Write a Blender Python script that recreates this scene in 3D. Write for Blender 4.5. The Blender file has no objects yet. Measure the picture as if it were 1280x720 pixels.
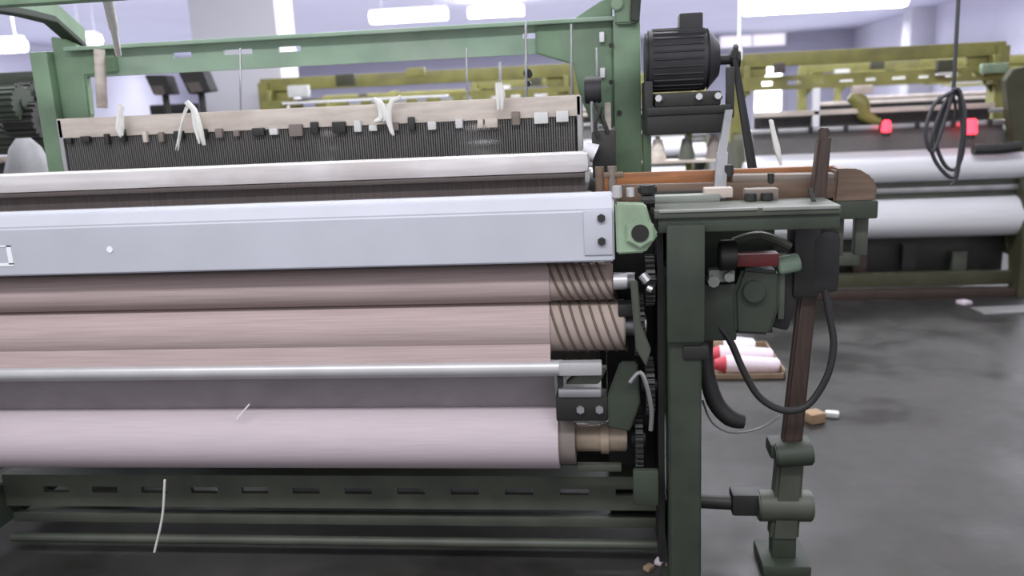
import bpy, bmesh, math, random
from mathutils import Vector, Matrix
R = random.Random(7)
PI = math.pi
SC = bpy.context.scene
COL = SC.collection

# ------------------------------------------------------------------ camera
F_PX = 1050.0
YAW, PITCH, ROLL, EYE = math.radians(6.5), math.radians(12.4), 0.046, 1.2
fw = Vector((-math.sin(YAW)*math.cos(PITCH), math.cos(YAW)*math.cos(PITCH), -math.sin(PITCH)))
r0 = Vector((math.cos(YAW), math.sin(YAW), 0)); u0 = r0.cross(fw)
rt = r0*math.cos(ROLL) - u0*math.sin(ROLL)
up = u0*math.cos(ROLL) + r0*math.sin(ROLL)
cam = bpy.data.cameras.new('camera'); camo = bpy.data.objects.new('camera', cam); COL.objects.link(camo)
M4 = Matrix((rt, up, -fw)).transposed().to_4x4(); M4.translation = Vector((0, 0, EYE)); camo.matrix_world = M4
cam.sensor_width = 36; cam.lens = 36*F_PX/1280; cam.clip_start = 0.05; cam.clip_end = 200
cam.dof.use_dof = True; cam.dof.focus_distance = 1.95; cam.dof.aperture_fstop = 2.6
SC.camera = camo
# ------------------------------------------------------------------ light, exposure
SC.view_settings.view_transform = 'Standard'; SC.view_settings.look = 'None'
SC.view_settings.gamma = 1; SC.view_settings.use_curve_mapping = False
SC.view_settings.exposure = 1.25
W = bpy.data.worlds.new('World'); SC.world = W; W.use_nodes = True
W.node_tree.nodes['Background'].inputs[0].default_value = (0.93, 0.92, 1.0, 1)
W.node_tree.nodes['Background'].inputs[1].default_value = 0.42

def area(name, loc, sx, sy, power, col=(0.95, 0.96, 1.0), rot=(0, 0, 0)):
    l = bpy.data.lights.new(name, 'AREA'); l.shape = 'RECTANGLE'; l.size = sx; l.size_y = sy
    l.energy = power; l.color = col
    o = bpy.data.objects.new(name, l); COL.objects.link(o); o.location = loc; o.rotation_euler = rot
    return o
area('tube_row_light', (-0.7, 3.3, 2.75), 5.0, 0.3, 62)
area('tube_row_light', (-0.7, 0.2, 2.75), 4.0, 0.3, 42)
area('tube_row_light', (1.6, 6.2, 2.75), 9.0, 0.3, 150)
area('tube_row_light', (-2.0, 10.5, 2.75), 18.0, 0.3, 330)
area('tube_row_light', (-2.5, 16.0, 2.75), 19.0, 0.3, 480)
area('tube_row_light', (-2.5, 23.0, 2.75), 19.0, 0.3, 360)
area('ceiling_fill_light', (-2.5, 16.0, 2.0), 20.0, 22.0, 500, rot=(PI, 0, 0), col=(0.88, 0.88, 1.0))  # broad upward panel added to brighten the ceiling, no fixture of its own

def at(px, py, Y):
    d = fw + rt*((px-640)/F_PX) - up*((py-360)/F_PX)
    return Vector((0, 0, EYE)) + d*(Y/d.y)

# ------------------------------------------------------------------ materials
def mat(name, col, rough=0.55, metal=0.0, var=0.12, scale=9.0, bump=0.0, emit=0.0, stretch=None, dirt=None, dirt_amt=0.5):
    m = bpy.data.materials.new(name); m.use_nodes = True
    nt = m.node_tree; b = nt.nodes['Principled BSDF']
    b.inputs['Roughness'].default_value = rough; b.inputs['Metallic'].default_value = metal
    tc = nt.nodes.new('ShaderNodeTexCoord'); mp = nt.nodes.new('ShaderNodeMapping')
    nt.links.new(tc.outputs['Object'], mp.inputs[0])
    if stretch: mp.inputs['Scale'].default_value = stretch
    n = nt.nodes.new('ShaderNodeTexNoise'); n.inputs['Scale'].default_value = scale; n.inputs['Detail'].default_value = 5
    nt.links.new(mp.outputs[0], n.inputs['Vector'])
    rp = nt.nodes.new('ShaderNodeValToRGB')
    c = Vector(col)
    rp.color_ramp.elements[0].position = 0.3; rp.color_ramp.elements[1].position = 0.7
    rp.color_ramp.elements[0].color = (*(c*(1-var)), 1); rp.color_ramp.elements[1].color = (*[min(1, x*(1+var)) for x in c], 1)
    nt.links.new(n.outputs['Fac'], rp.inputs[0])
    last = rp.outputs[0]
    if dirt:
        n2 = nt.nodes.new('ShaderNodeTexNoise'); n2.inputs['Scale'].default_value = scale*0.6; n2.inputs['Detail'].default_value = 8
        nt.links.new(tc.outputs['Object'], n2.inputs['Vector'])
        r2 = nt.nodes.new('ShaderNodeValToRGB'); r2.color_ramp.elements[0].position = 0.5; r2.color_ramp.elements[1].position = 0.68
        r2.color_ramp.elements[1].color = (dirt_amt,)*3 + (1,)
        nt.links.new(n2.outputs['Fac'], r2.inputs[0])
        mx = nt.nodes.new('ShaderNodeMix'); mx.data_type = 'RGBA'
        nt.links.new(r2.outputs[0], mx.inputs[0]); nt.links.new(last, mx.inputs[6]); mx.inputs[7].default_value = (*dirt, 1)
        last = mx.outputs[2]
    nt.links.new(last, b.inputs['Base Color'])
    if bump:
        bp = nt.nodes.new('ShaderNodeBump'); bp.inputs['Strength'].default_value = bump; bp.inputs['Distance'].default_value = 0.004
        nt.links.new(n.outputs['Fac'], bp.inputs['Height']); nt.links.new(bp.outputs[0], b.inputs['Normal'])
    if emit:
        b.inputs['Emission Color'].default_value = (*col, 1); b.inputs['Emission Strength'].default_value = emit
    return m
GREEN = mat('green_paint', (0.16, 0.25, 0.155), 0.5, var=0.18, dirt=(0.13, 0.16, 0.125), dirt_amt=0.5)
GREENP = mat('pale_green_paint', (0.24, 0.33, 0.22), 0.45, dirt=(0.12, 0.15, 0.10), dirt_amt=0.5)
GREENR = mat('hazed_green_paint', (0.24, 0.34, 0.25), 0.45, var=0.12, dirt=(0.32, 0.37, 0.31), dirt_amt=0.6)  # green made paler, haze of the backlight put into the colour
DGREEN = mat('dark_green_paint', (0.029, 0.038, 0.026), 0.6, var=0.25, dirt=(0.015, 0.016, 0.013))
TGREEN = mat('table_green_paint', (0.058, 0.065, 0.048), 0.5, var=0.2, dirt=(0.03, 0.035, 0.03))
OLIVE = mat('olive_paint', (0.21, 0.20, 0.055), 0.5, var=0.18, dirt=(0.10, 0.09, 0.05))
OLIVED = mat('dark_olive_paint', (0.045, 0.045, 0.022), 0.6, var=0.2)
CREAM = mat('cream_paint', (0.50, 0.44, 0.39), 0.6, var=0.15, dirt=(0.32, 0.26, 0.22), stretch=(1, 6, 6))
BEAM = mat('light_grey_paint', (0.43, 0.44, 0.49), 0.42, var=0.05, dirt=(0.36, 0.37, 0.41), scale=5)
BLACK = mat('black_grease', (0.010, 0.010, 0.009), 0.55, var=0.3)
IRON = mat('dark_iron', (0.028, 0.028, 0.026), 0.5, metal=0.3, var=0.3)
MOTOR = mat('motor_black', (0.022, 0.022, 0.025), 0.6, var=0.2, scale=20)
RUBBER = mat('black_rubber', (0.012, 0.012, 0.012), 0.65, var=0.2)
STEEL = mat('worn_steel', (0.36, 0.36, 0.37), 0.38, metal=0.7, var=0.15)
BRIGHT = mat('bright_steel', (0.44, 0.435, 0.44), 0.38, metal=0.35, var=0.08)
BRASS = mat('dull_brass', (0.40, 0.32, 0.24), 0.42, metal=0.4, var=0.25)
CORE = mat('cardboard_core', (0.17, 0.145, 0.13), 0.8)
CLOTH = mat('pink_white_cloth', (0.46, 0.395, 0.42), 0.9, var=0.05, scale=30, stretch=(0.25, 6, 6), bump=0.1)
CLOTHR = mat('pink_cloth_on_roller', (0.37, 0.29, 0.28), 0.9, var=0.12, scale=24, stretch=(0.2, 9, 9), bump=0.1)
CLOTHW = mat('shaded_cloth', (0.27, 0.25, 0.26), 0.9, var=0.1, scale=14)  # same cloth greyed and darkened, its shade put into the colour
TAPE = mat('grip_tape', (0.31, 0.25, 0.22), 0.9, var=0.1)
TAPED = mat('tape_edge', (0.115, 0.082, 0.066), 0.9)
WHITEC = mat('white_cloth', (0.62, 0.62, 0.65), 0.85, var=0.05, scale=12, stretch=(0.3, 5, 5))
CAP = mat('worn_white_wood', (0.50, 0.48, 0.475), 0.5, var=0.1, stretch=(0.6, 8, 8), dirt=(0.30, 0.25, 0.23), dirt_amt=0.4)
REED = mat('reed_brown', (0.07, 0.055, 0.05), 0.6, var=0.25, stretch=(30, 1, 1))
HEALD = mat('heald_wire', (0.13, 0.125, 0.12), 0.5, metal=0.3)
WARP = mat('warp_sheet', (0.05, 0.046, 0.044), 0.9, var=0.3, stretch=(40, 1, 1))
WARPP = mat('warp_yarn', (0.30, 0.25, 0.24), 0.9, var=0.15, stretch=(40, 1, 1))
WOODO = mat('orange_wood', (0.27, 0.105, 0.036), 0.5, var=0.25, stretch=(1.2, 14, 14), scale=6, dirt=(0.12, 0.05, 0.025))
WOODB = mat('brown_wood', (0.125, 0.082, 0.056), 0.55, var=0.25, stretch=(1.2, 14, 14), scale=6, dirt=(0.10, 0.06, 0.04))
WOODG = mat('grey_wood', (0.165, 0.135, 0.112), 0.6, var=0.15, stretch=(1.2, 14, 14), scale=6)
STICK = mat('stick_wood', (0.042, 0.026, 0.02), 0.5, var=0.3, stretch=(14, 14, 1.2))
RED = mat('red_paint', (0.16, 0.018, 0.02), 0.5)
YARN = mat('white_yarn', (0.66, 0.65, 0.62), 0.95, var=0.06, scale=40)
CONEW = mat('white_cone_yarn', (0.72, 0.70, 0.74), 0.95, var=0.04, scale=60, bump=0.15)
CONEP = mat('pink_white_cone_yarn', (0.68, 0.58, 0.64), 0.95, var=0.05, scale=60, bump=0.15)
CONER = mat('red_cone_tip', (0.50, 0.05, 0.075), 0.6)
CARD = mat('cardboard', (0.24, 0.17, 0.11), 0.9, var=0.15)
CHIP = mat('raw_wood_chip', (0.30, 0.20, 0.12), 0.9)
PAPER = mat('white_paper', (0.55, 0.55, 0.54), 0.8)
TUBE = mat('tube_glow', (1.0, 0.98, 0.97), 0.4, emit=7.0, var=0.0)
FIX = mat('white_fixture', (0.75, 0.75, 0.78), 0.5, var=0.03)
LAMPR = mat('red_indicator_glow', (1.0, 0.035, 0.06), 0.4, emit=1.6, var=0.0)
DAY = mat('daylight_pane', (0.98, 0.98, 1.0), 0.3, emit=3.2, var=0.0)
PANE = mat('pale_glow_pane', (0.86, 0.80, 0.88), 0.3, emit=0.35, var=0.02)
WALL = mat('lavender_white_wall', (0.60, 0.59, 0.70), 0.85, var=0.04, scale=1.2)
CEIL = mat('lavender_ceiling', (0.56, 0.56, 0.70), 0.85, var=0.04, scale=0.8)
PILL = mat('white_pillar_paint', (0.60, 0.59, 0.65), 0.8, var=0.03, scale=2)
EDGE = mat('worn_edge_grey', (0.20, 0.215, 0.19), 0.6)
OLDP = mat('dusty_paper', (0.20, 0.195, 0.19), 0.9)
CABLE = mat('dark_cable', (0.035, 0.035, 0.04), 0.5)
SACK = mat('white_sack', (0.24, 0.24, 0.25), 0.9, var=0.12, scale=14, bump=0.5)

# concrete floor: worn, slightly glossy, stained
FLOOR = bpy.data.materials.new('worn_concrete'); FLOOR.use_nodes = True
nt = FLOOR.node_tree; b = nt.nodes['Principled BSDF']
tc = nt.nodes.new('ShaderNodeTexCoord')
n1 = nt.nodes.new('ShaderNodeTexNoise'); n1.inputs['Scale'].default_value = 1.6; n1.inputs['Detail'].default_value = 9; n1.inputs['Roughness'].default_value = 0.62
n2 = nt.nodes.new('ShaderNodeTexNoise'); n2.inputs['Scale'].default_value = 14; n2.inputs['Detail'].default_value = 6
nt.links.new(tc.outputs['Object'], n1.inputs['Vector']); nt.links.new(tc.outputs['Object'], n2.inputs['Vector'])
ra = nt.nodes.new('ShaderNodeValToRGB'); ra.color_ramp.elements[0].position = 0.35; ra.color_ramp.elements[1].position = 0.68
ra.color_ramp.elements[0].color = (0.019, 0.0162, 0.0128, 1); ra.color_ramp.elements[1].color = (0.052, 0.046, 0.036, 1)
nt.links.new(n1.outputs['Fac'], ra.inputs[0])
mx = nt.nodes.new('ShaderNodeMix'); mx.data_type = 'RGBA'; mx.blend_type = 'MULTIPLY'; mx.inputs[0].default_value = 0.45
nt.links.new(ra.outputs[0], mx.inputs[6]); nt.links.new(n2.outputs['Color'], mx.inputs[7])
hs = nt.nodes.new('ShaderNodeHueSaturation'); hs.inputs['Saturation'].default_value = 0.35; hs.inputs['Value'].default_value = 1.25
nt.links.new(mx.outputs[2], hs.inputs['Color']); nt.links.new(hs.outputs[0], b.inputs['Base Color'])
b.inputs['Specular IOR Level'].default_value = 0.22
rr = nt.nodes.new('ShaderNodeValToRGB'); rr.color_ramp.elements[0].position = 0.40; rr.color_ramp.elements[1].position = 0.60
rr.color_ramp.elements[0].color = (0.28,)*3 + (1,); rr.color_ramp.elements[1].color = (0.6,)*3 + (1,)
nt.links.new(n1.outputs['Fac'], rr.inputs[0]); nt.links.new(rr.outputs[0], b.inputs['Roughness'])
bp = nt.nodes.new('ShaderNodeBump'); bp.inputs['Strength'].default_value = 0.15; bp.inputs['Distance'].default_value = 0.01
nt.links.new(n2.outputs['Fac'], bp.inputs['Height']); nt.links.new(bp.outputs[0], b.inputs['Normal'])

# ------------------------------------------------------------------ mesh builder
class MB:
    def __init__(s): s.bm = bmesh.new()
    def box(s, x0, x1, y0, y1, z0, z1, bev=0.0, rot=None):
        c = Vector(((x0+x1)/2, (y0+y1)/2, (z0+z1)/2))
        m = Matrix.Translation(c)
        if rot is not None: m = m @ rot
        m = m @ Matrix.Diagonal((abs(x1-x0), abs(y1-y0), abs(z1-z0), 1))
        r = bmesh.ops.create_cube(s.bm, size=1, matrix=m)
        if bev:
            es = list({e for v in r['verts'] for e in v.link_edges})
            bmesh.ops.bevel(s.bm, geom=es, offset=bev, segments=2, affect='EDGES', profile=0.6)
        return s
    def cyl(s, p0, p1, r, r2=None, seg=28, bev=0.0):
        p0, p1 = Vector(p0), Vector(p1); d = p1-p0
        m = Matrix.Translation((p0+p1)/2) @ d.to_track_quat('Z', 'Y').to_matrix().to_4x4()
        g = bmesh.ops.create_cone(s.bm, cap_ends=True, segments=seg, radius1=r, radius2=r if r2 is None else r2, depth=d.length, matrix=m)
        if bev:
            es = [e for e in {e for v in g['verts'] for e in v.link_edges} if any(len(f.verts) > 4 for f in e.link_faces)]
            bmesh.ops.bevel(s.bm, geom=es, offset=bev, segments=2, affect='EDGES')
        return s
    def prism(s, pts, axis, a0, a1, bev=0.0):
        """polygon pts in the two other axes, extruded along axis from a0 to a1"""
        def mk(p, a):
            return {'x': (a, p[0], p[1]), 'y': (p[0], a, p[1]), 'z': (p[0], p[1], a)}[axis]
        v0 = [s.bm.verts.new(mk(p, a0)) for p in pts]; v1 = [s.bm.verts.new(mk(p, a1)) for p in pts]
        fs = [s.bm.faces.new(v0), s.bm.faces.new(v1[::-1])]
        n = len(pts)
        for i in range(n): fs.append(s.bm.faces.new((v0[i], v1[i], v1[(i+1) % n], v0[(i+1) % n])))
        bmesh.ops.recalc_face_normals(s.bm, faces=fs)
        if bev:
            es = list({e for f in fs for e in f.edges})
            bmesh.ops.bevel(s.bm, geom=es, offset=bev, segments=2, affect='EDGES')
        return s
    def tube(s, pts, r, seg=8, smooth=4, radii=None):
        pts = [Vector(p) for p in pts]
        if smooth > 1 and len(pts) > 2:
            out, rad = [], []
            for i in range(len(pts)-1):
                a, b_, c, d = pts[max(i-1, 0)], pts[i], pts[i+1], pts[min(i+2, len(pts)-1)]
                for k in range(smooth):
                    t = k/smooth
                    out.append(0.5*((2*b_)+(c-a)*t+(2*a-5*b_+4*c-d)*t*t+(3*b_-a-3*c+d)*t**3))
                    if radii: rad.append(radii[i]*(1-t)+radii[i+1]*t)
            out.append(pts[-1]); pts = out
            if radii: radii = rad+[radii[-1]]
        prev = None; nrm = None
        for i, p in enumerate(pts):
            d = (pts[min(i+1, len(pts)-1)]-pts[max(i-1, 0)]).normalized()
            if nrm is None:
                nrm = d.orthogonal().normalized()
            else:
                nrm = (nrm - d*nrm.dot(d)).normalized()
            bi = d.cross(nrm); rr_ = radii[i] if radii else r
            ring = [s.bm.verts.new(p+(nrm*math.cos(2*PI*k/seg)+bi*math.sin(2*PI*k/seg))*rr_) for k in range(seg)]
            if prev:
                for k in range(seg): s.bm.faces.new((prev[k], prev[(k+1) % seg], ring[(k+1) % seg], ring[k]))
            else: s.bm.faces.new(ring[::-1])
            prev = ring
        s.bm.faces.new(prev)
        return s
    def gear(s, cx, x0, x1, cy, cz, r, teeth, depth=0.008):
        pts = []
        for k in range(teeth):
            a = 2*PI*k/teeth; w = PI/teeth
            for da, rr_ in ((-0.5*w, r-depth), (-0.25*w, r), (0.25*w, r), (0.5*w, r-depth)):
                pts.append((cy+math.cos(a+da*1.6)*rr_, cz+math.sin(a+da*1.6)*rr_))
        s.prism(pts, 'x', x0, x1)
        s.cyl((x0-0.008, cy, cz), (x1+0.008, cy, cz), r*0.28, seg=16)
        return s
    def slotted(s, x0, x1, y0, y1, z0, z1, sz0, sz1, slots):
        """plate along X with real slots: slots = [(xa, xb)]"""
        s.box(x0, x1, y0, y1, sz1, z1); s.box(x0, x1, y0, y1, z0, sz0)
        a = x0
        for xa, xb in slots:
            s.box(a, xa, y0, y1, sz0, sz1); a = xb
        s.box(a, x1, y0, y1, sz0, sz1)
        return s
    def build(s, name, m, parent=None, origin=None):
        org = Vector(origin) if origin is not None else Vector((0, 0, 0))
        if parent is not None and origin is None:
            q = parent
            while q is not None: org = org + q.location; q = q.parent
        if org.length: bmesh.ops.translate(s.bm, verts=s.bm.verts, vec=-org)
        me = bpy.data.meshes.new(name); s.bm.normal_update(); s.bm.to_mesh(me); s.bm.free()
        me.materials.append(m)
        big = []
        for p in me.polygons: p.use_smooth = True
        me.set_sharp_from_angle(angle=math.radians(35))
        o = bpy.data.objects.new(name, me); COL.objects.link(o)
        if parent is not None: o.parent = parent
        elif origin is not None: o.location = org
        return o
def tag(o, label, cat, group=None, kind=None):
    o['label'] = label; o['category'] = cat
    if group: o['group'] = group
    if kind: o['kind'] = kind
    return o
def empty(name, loc, label, cat, group=None):
    o = bpy.data.objects.new(name, None); o.empty_display_size = 0.1; COL.objects.link(o); o.location = loc
    return tag(o, label, cat, group)
def plabel(o, t): o['label'] = t; return o
def struct(name, mb, m):
    o = mb.build(name, m); o['kind'] = 'structure'; return o
def copy_tree(o, parent=None):
    c = o.copy(); COL.objects.link(c)
    if parent is not None: c.parent = parent
    for ch in list(o.children): copy_tree(ch, c)
    return c

# ------------------------------------------------------------------ setting
ZC = 3.0
struct('floor', MB().box(-13, 8.2, -1.5, 29.2, -0.1, 0), FLOOR)
struct('ceiling', MB().box(-13, 8.2, 2.0, 29.2, ZC, ZC+0.1), CEIL)
wb = struct('wall_back', MB().box(-13, 8.2, 29.0, 29.2, 0, ZC), WALL)
struct('wall_right', MB().box(8.0, 8.2, 2.0, 29.0, 0, ZC), WALL)
struct('wall_left', MB().box(-13.2, -13, 2.0, 29.0, 0, ZC), WALL)
p0 = at(246, 100, 5.6); p1 = at(352, 100, 5.6)
struct('trim_1', MB().box(p0.x, p1.x, 5.6, 5.95, 0, ZC, 0.01), PILL)
q = at(1067, 45, 22)
struct('trim_2', MB().box(7.45, 8.0, 22.0, 22.6, 0, ZC, 0.01), PILL)
def window(n, xa, xb, ya, yb, pane, mull=1):
    a = at(xa, yb, 28.9); c = at(xb, ya, 28.9)
    m = MB(); t = 0.05
    m.box(a.x-t, c.x+t, 28.86, 29.0, c.z, c.z+t); m.box(a.x-t, c.x+t, 28.86, 29.0, a.z-t, a.z)
    m.box(a.x-t, a.x, 28.86, 29.0, a.z, c.z); m.box(c.x, c.x+t, 28.86, 29.0, a.z, c.z)
    for k in range(1, mull):
        xx = a.x+(c.x-a.x)*k/mull; m.box(xx-0.02, xx+0.02, 28.88, 29.0, a.z, c.z)
    o = struct('window_%d' % n, m, FIX)
    MB().box(a.x, c.x, 28.94, 28.97, a.z, c.z).build('pane', pane, o)
    return o
window(1, 470, 634, 88, 104, DAY, 4)
window(2, 654, 712, 86, 103, DAY, 2)
window(3, 725, 748, 64, 97, DAY, 1)
window(4, 900, 982, 20, 60, PANE, 2)  # glowing pane added for a pale bright zone of the back wall
window(5, 170, 192, 112, 126, DAY, 1)
window(6, 216, 236, 111, 124, DAY, 1)
# open doorway at the far end, daylight beyond
a = at(943, 158, 28.9); c = at(977, 78, 28.9)
m = MB().box(a.x-0.08, a.x, 28.85, 29.0, 0.0, c.z+0.08); m.box(c.x, c.x+0.08, 28.85, 29.0, 0.0, c.z+0.08); m.box(a.x, c.x, 28.85, 29.0, c.z, c.z+0.08)
for zz in (0.55, 0.95, 1.35, 1.75): m.box(a.x, c.x, 28.88, 28.92, zz, zz+0.05)
dr = struct('door_1', m, FIX)
MB().box(a.x, c.x, 28.94, 28.97, 0.02, c.z).build('pane', DAY, dr)

# ------------------------------------------------------------------ ceiling lamps
def lamp(px, py, Y, length, label, along='x', thick=0.075):
    p = at(px, py, Y)
    o = empty('tube_lamp', (p.x, p.y, p.z), label, 'lamp', 'hanging tube lamps over the hall')
    def bx(a, b, w0, w1, z0, z1): 
        m = MB()
        if along == 'x': m.box(p.x+a, p.x+b, p.y+w0, p.y+w1, p.z+z0, p.z+z1, 0.004)
        else: m.box(p.x+w0, p.x+w1, p.y+a, p.y+b, p.z+z0, p.z+z1, 0.004)
        return m
    h = length/2
    bx(-h, h, -0.05, 0.05, 0.06, 0.11).build('fixture_body', FIX, o)
    for s in (-0.045, 0.045):
        e = Vector((h-0.02, 0, 0)) if along == 'x' else Vector((0, h-0.02, 0))
        off = Vector((0, s, 0)) if along == 'x' else Vector((s, 0, 0))
        MB().cyl(p-e+off, p+e+off, thick, seg=16).build('glow_tube', TUBE, o)
    for s in (-0.7, 0.7):
        e = Vector((h*s, 0, 0)) if along == 'x' else Vector((0, h*s, 0))
        MB().cyl(p+e+Vector((0, 0, 0.11)), Vector((p.x+e.x, p.y+e.y, ZC)), 0.006, seg=6).build('hanger_rod', FIX, o)
lamp(511, 20, 12.6, 1.15, 'long glowing tube lamp above the green top rail, left of the shorter one')
lamp(620, 15, 15.5, 1.0, 'shorter glowing tube lamp just right of the long one above the green rail')
lamp(1030, 4, 9.3, 1.62, 'longest glowing tube lamp, above the olive loom on the right')
lamp(2, 58, 10.5, 0.6, 'glowing tube lamp cut by the left edge of the picture')
lamp(110, 50, 12.0, 0.34, 'small glowing tube lamp beside the green arched arm at left')

# ------------------------------------------------------------------ the near loom
XL = -1.70                                   # inner face of its left side frame
L = empty('weaving_loom', (-0.75, 2.2, 0), 'big green weaving loom in the foreground with light grey breast beam and pink-white cloth roll', 'loom')
# breast beam
bb = MB().prism([(1.85, 0.846), (1.85, 0.962), (1.872, 0.992), (1.95, 0.992), (1.95, 0.846)], 'x', XL, 0.022, 0.004).build('breast_beam', BEAM, L)
for zz in (0.945, 0.893):
    plabel(MB().cyl((-0.006, 1.838, zz), (-0.006, 1.852, zz), 0.0095, seg=6, bev=0.001).build('bolt', IRON, bb), 'dark bolt head')
MB().box(-0.045, 0.018, 1.846, 1.851, 0.862, 0.962, 0.002).build('end_plate', BEAM, bb)
m = MB(); a = at(-4, 331, 1.849); c = at(13, 307, 1.849)
m.box(a.x-0.05, c.x, 1.8485, 1.851, a.z-0.004, a.z+0.003); m.box(c.x-0.012, c.x, 1.8485, 1.851, a.z, c.z); m.box(c.x-0.055, c.x, 1.8485, 1.851, c.z-0.003, c.z)
m.build('painted_mark', FIX, bb)
a = at(137, 312, 1.849)
MB().cyl((a.x, 1.8485, a.z), (a.x, 1.851, a.z), 0.0075, seg=12).build('paint_dab', FIX, bb)
# upper and lower cloth rollers
def roller(nm, yc, zc, r, xc, xe):
    ro = MB().cyl((xc-0.05, yc, zc), (xe, yc, zc), r-0.003, seg=40, bev=0.003).build(nm, TAPE, L)
    MB().cyl((XL, yc, zc), (xc, yc, zc), r, seg=48).build('cloth', CLOTHR, ro)
    pts = []; turns = 7; n = turns*24
    for k in range(n+1):
        a_ = 2*PI*k/24; x = xc+0.008+(xe-xc-0.014)*k/n
        pts.append((x - 0.017*math.sin(a_), yc+math.cos(a_)*(r-0.002), zc+math.sin(a_)*(r-0.002)))
    plabel(MB().tube(pts, 0.0032, seg=5, smooth=1).build('grip_tape', TAPED, ro), 'dark spiral tape edge')
    MB().cyl((xe, yc, zc), (xe+0.05, yc, zc), r*0.42, seg=20).build('journal', STEEL, ro)
    return ro
roller('guide_roller', 1.945, 0.782, 0.047, -0.130, 0.018)
roller('take_up_roller', 1.955, 0.672, 0.064, -0.132, 0.044)
MB().cyl((0.018, 1.9, 0.79), (0.05, 1.9, 0.79), 0.019, seg=20, bev=0.002).build('shaft_cap', BRIGHT, L)
# bright nip bar and its end piece
nb = MB().cyl((XL, 1.895, 0.585), (-0.105, 1.895, 0.585), 0.0195, seg=24).build('nip_bar', BRIGHT, L)
MB().box(-0.112, -0.012, 1.872, 1.9, 0.572, 0.604, 0.004).build('bar_end', BRIGHT, nb)
MB().prism([(1.900, 0.650), (1.884, 0.590), (1.886, 0.590), (1.903, 0.650)], 'x', XL, -0.132).build('cloth_apron', CLOTHR, L)
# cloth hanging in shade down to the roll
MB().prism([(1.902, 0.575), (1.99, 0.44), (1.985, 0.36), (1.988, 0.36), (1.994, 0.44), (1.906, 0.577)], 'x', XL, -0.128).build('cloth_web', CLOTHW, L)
cr = MB().cyl((XL, 1.98, 0.378), (-0.122, 1.98, 0.378), 0.080, seg=56).build('cloth_roll', CLOTH, L)
plabel(MB().cyl((-0.13, 1.98, 0.378), (-0.082, 1.98, 0.378), 0.070, seg=40).build('core_tube', CORE, cr), 'brown core tube')
plabel(MB().cyl((-0.082, 1.98, 0.374), (0.045, 1.98, 0.374), 0.034, seg=28, bev=0.003).cyl((-0.02, 1.98, 0.374), (0.0, 1.98, 0.374), 0.040).build('roll_shaft', BRASS, cr), 'dull brass shaft')
MB().box(-0.085, -0.005, 1.93, 1.96, 0.432, 0.452, 0.004).box(-0.05, -0.02, 1.92, 1.96, 0.432, 0.462, 0.003).build('roll_catch', STEEL, L)
MB().box(-0.08, 0.03, 1.94, 1.96, 0.300, 0.318, 0.003).build('guide_rod', TGREEN, L)
# black clamp bracket beside the cloth
br = MB().box(-0.123, 0.0, 1.885, 1.95, 0.455, 0.515, 0.004).box(-0.118, -0.106, 1.89, 1.93, 0.51, 0.565).build('clamp_bracket', BLACK, L)
MB().box(-0.116, -0.015, 1.880, 1.9, 0.516, 0.536, 0.003).build('clamp_bar', STEEL, br)
for x in (-0.065, -0.02): MB().cyl((x, 1.878, 0.485), (x, 1.887, 0.485), 0.010, seg=6).build('bolt', STEEL, br)
MB().prism([(-0.10, 0.54), (-0.02, 0.54), (0.0, 0.58), (-0.06, 0.575)], 'y', 1.905, 1.935, 0.003).build('tension_plate', TGREEN, L)
# thread hanging below the roll, thread on the cloth web
a = at(206, 600, 1.93); c = at(193, 690, 1.95)
MB().tube([a, (a+c)/2+Vector((0.008, 0, 0)), c], 0.0032, seg=6).build('loose_thread', YARN, L)
a = at(312, 505, 1.93); c = at(296, 524, 1.91)
MB().tube([a, c], 0.002, seg=5, smooth=1).build('loose_thread', YARN, L)
# low cross members
slots = [(XL+0.12+k*0.145, XL+0.12+k*0.145+0.075) for k in range(12)]
MB().slotted(XL, 0.12, 2.03, 2.045, 0.150, 0.245, 0.192, 0.210, slots).box(XL, 0.12, 2.045, 2.10, 0.225, 0.245).build('cross_rail', TGREEN, L)
MB().box(XL, 0.12, 2.045, 2.075, 0.092, 0.120, 0.004).build('treadle_rail', TGREEN, L)
MB().cyl((XL, 2.03, 0.053), (0.12, 2.03, 0.053), 0.013, seg=14).build('tie_rod', TGREEN, L)
MB().box(XL, 0.12, 2.35, 2.40, 0.10, 0.24, 0.004).build('rear_cross_rail', DGREEN, L)
# warp beam and back rest behind
wbm = MB().cyl((XL+0.06, 2.80, 0.42), (-0.02, 2.80, 0.42), 0.15, seg=40).build('warp_beam', WARPP, L)
for x in (XL+0.04, -0.02): MB().cyl((x, 2.80, 0.42), (x+0.02, 2.80, 0.42), 0.26, seg=40, bev=0.003).build('flange', DGREEN, wbm)
MB().cyl((XL, 2.88, 0.93), (0.04, 2.88, 0.93), 0.045, seg=28).build('back_rest', STEEL, L)
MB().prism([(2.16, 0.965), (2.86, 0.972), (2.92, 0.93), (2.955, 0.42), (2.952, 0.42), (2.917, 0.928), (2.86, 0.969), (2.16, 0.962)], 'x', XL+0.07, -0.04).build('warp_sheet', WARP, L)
MB().box(XL+0.05, -0.03, 1.90, 2.13, 0.972, 0.975).build('woven_cloth', CLOTHW, L)
# sley: reed, reed cap, race board
MB().box(XL+0.02, -0.045, 2.125, 2.135, 0.95, 1.035).build('reed', REED, L)
cp = MB().box(XL+0.01, -0.032, 2.095, 2.155, 1.022, 1.075, 0.020).build('reed_cap', CAP, L)
MB().box(XL+0.01, -0.045, 2.10, 2.125, 1.012, 1.024, 0.003).build('cap_lip', REED, cp)
MB().box(XL, 0.03, 2.09, 2.17, 0.90, 0.955, 0.004).build('race_board', WOODB, L)
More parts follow.
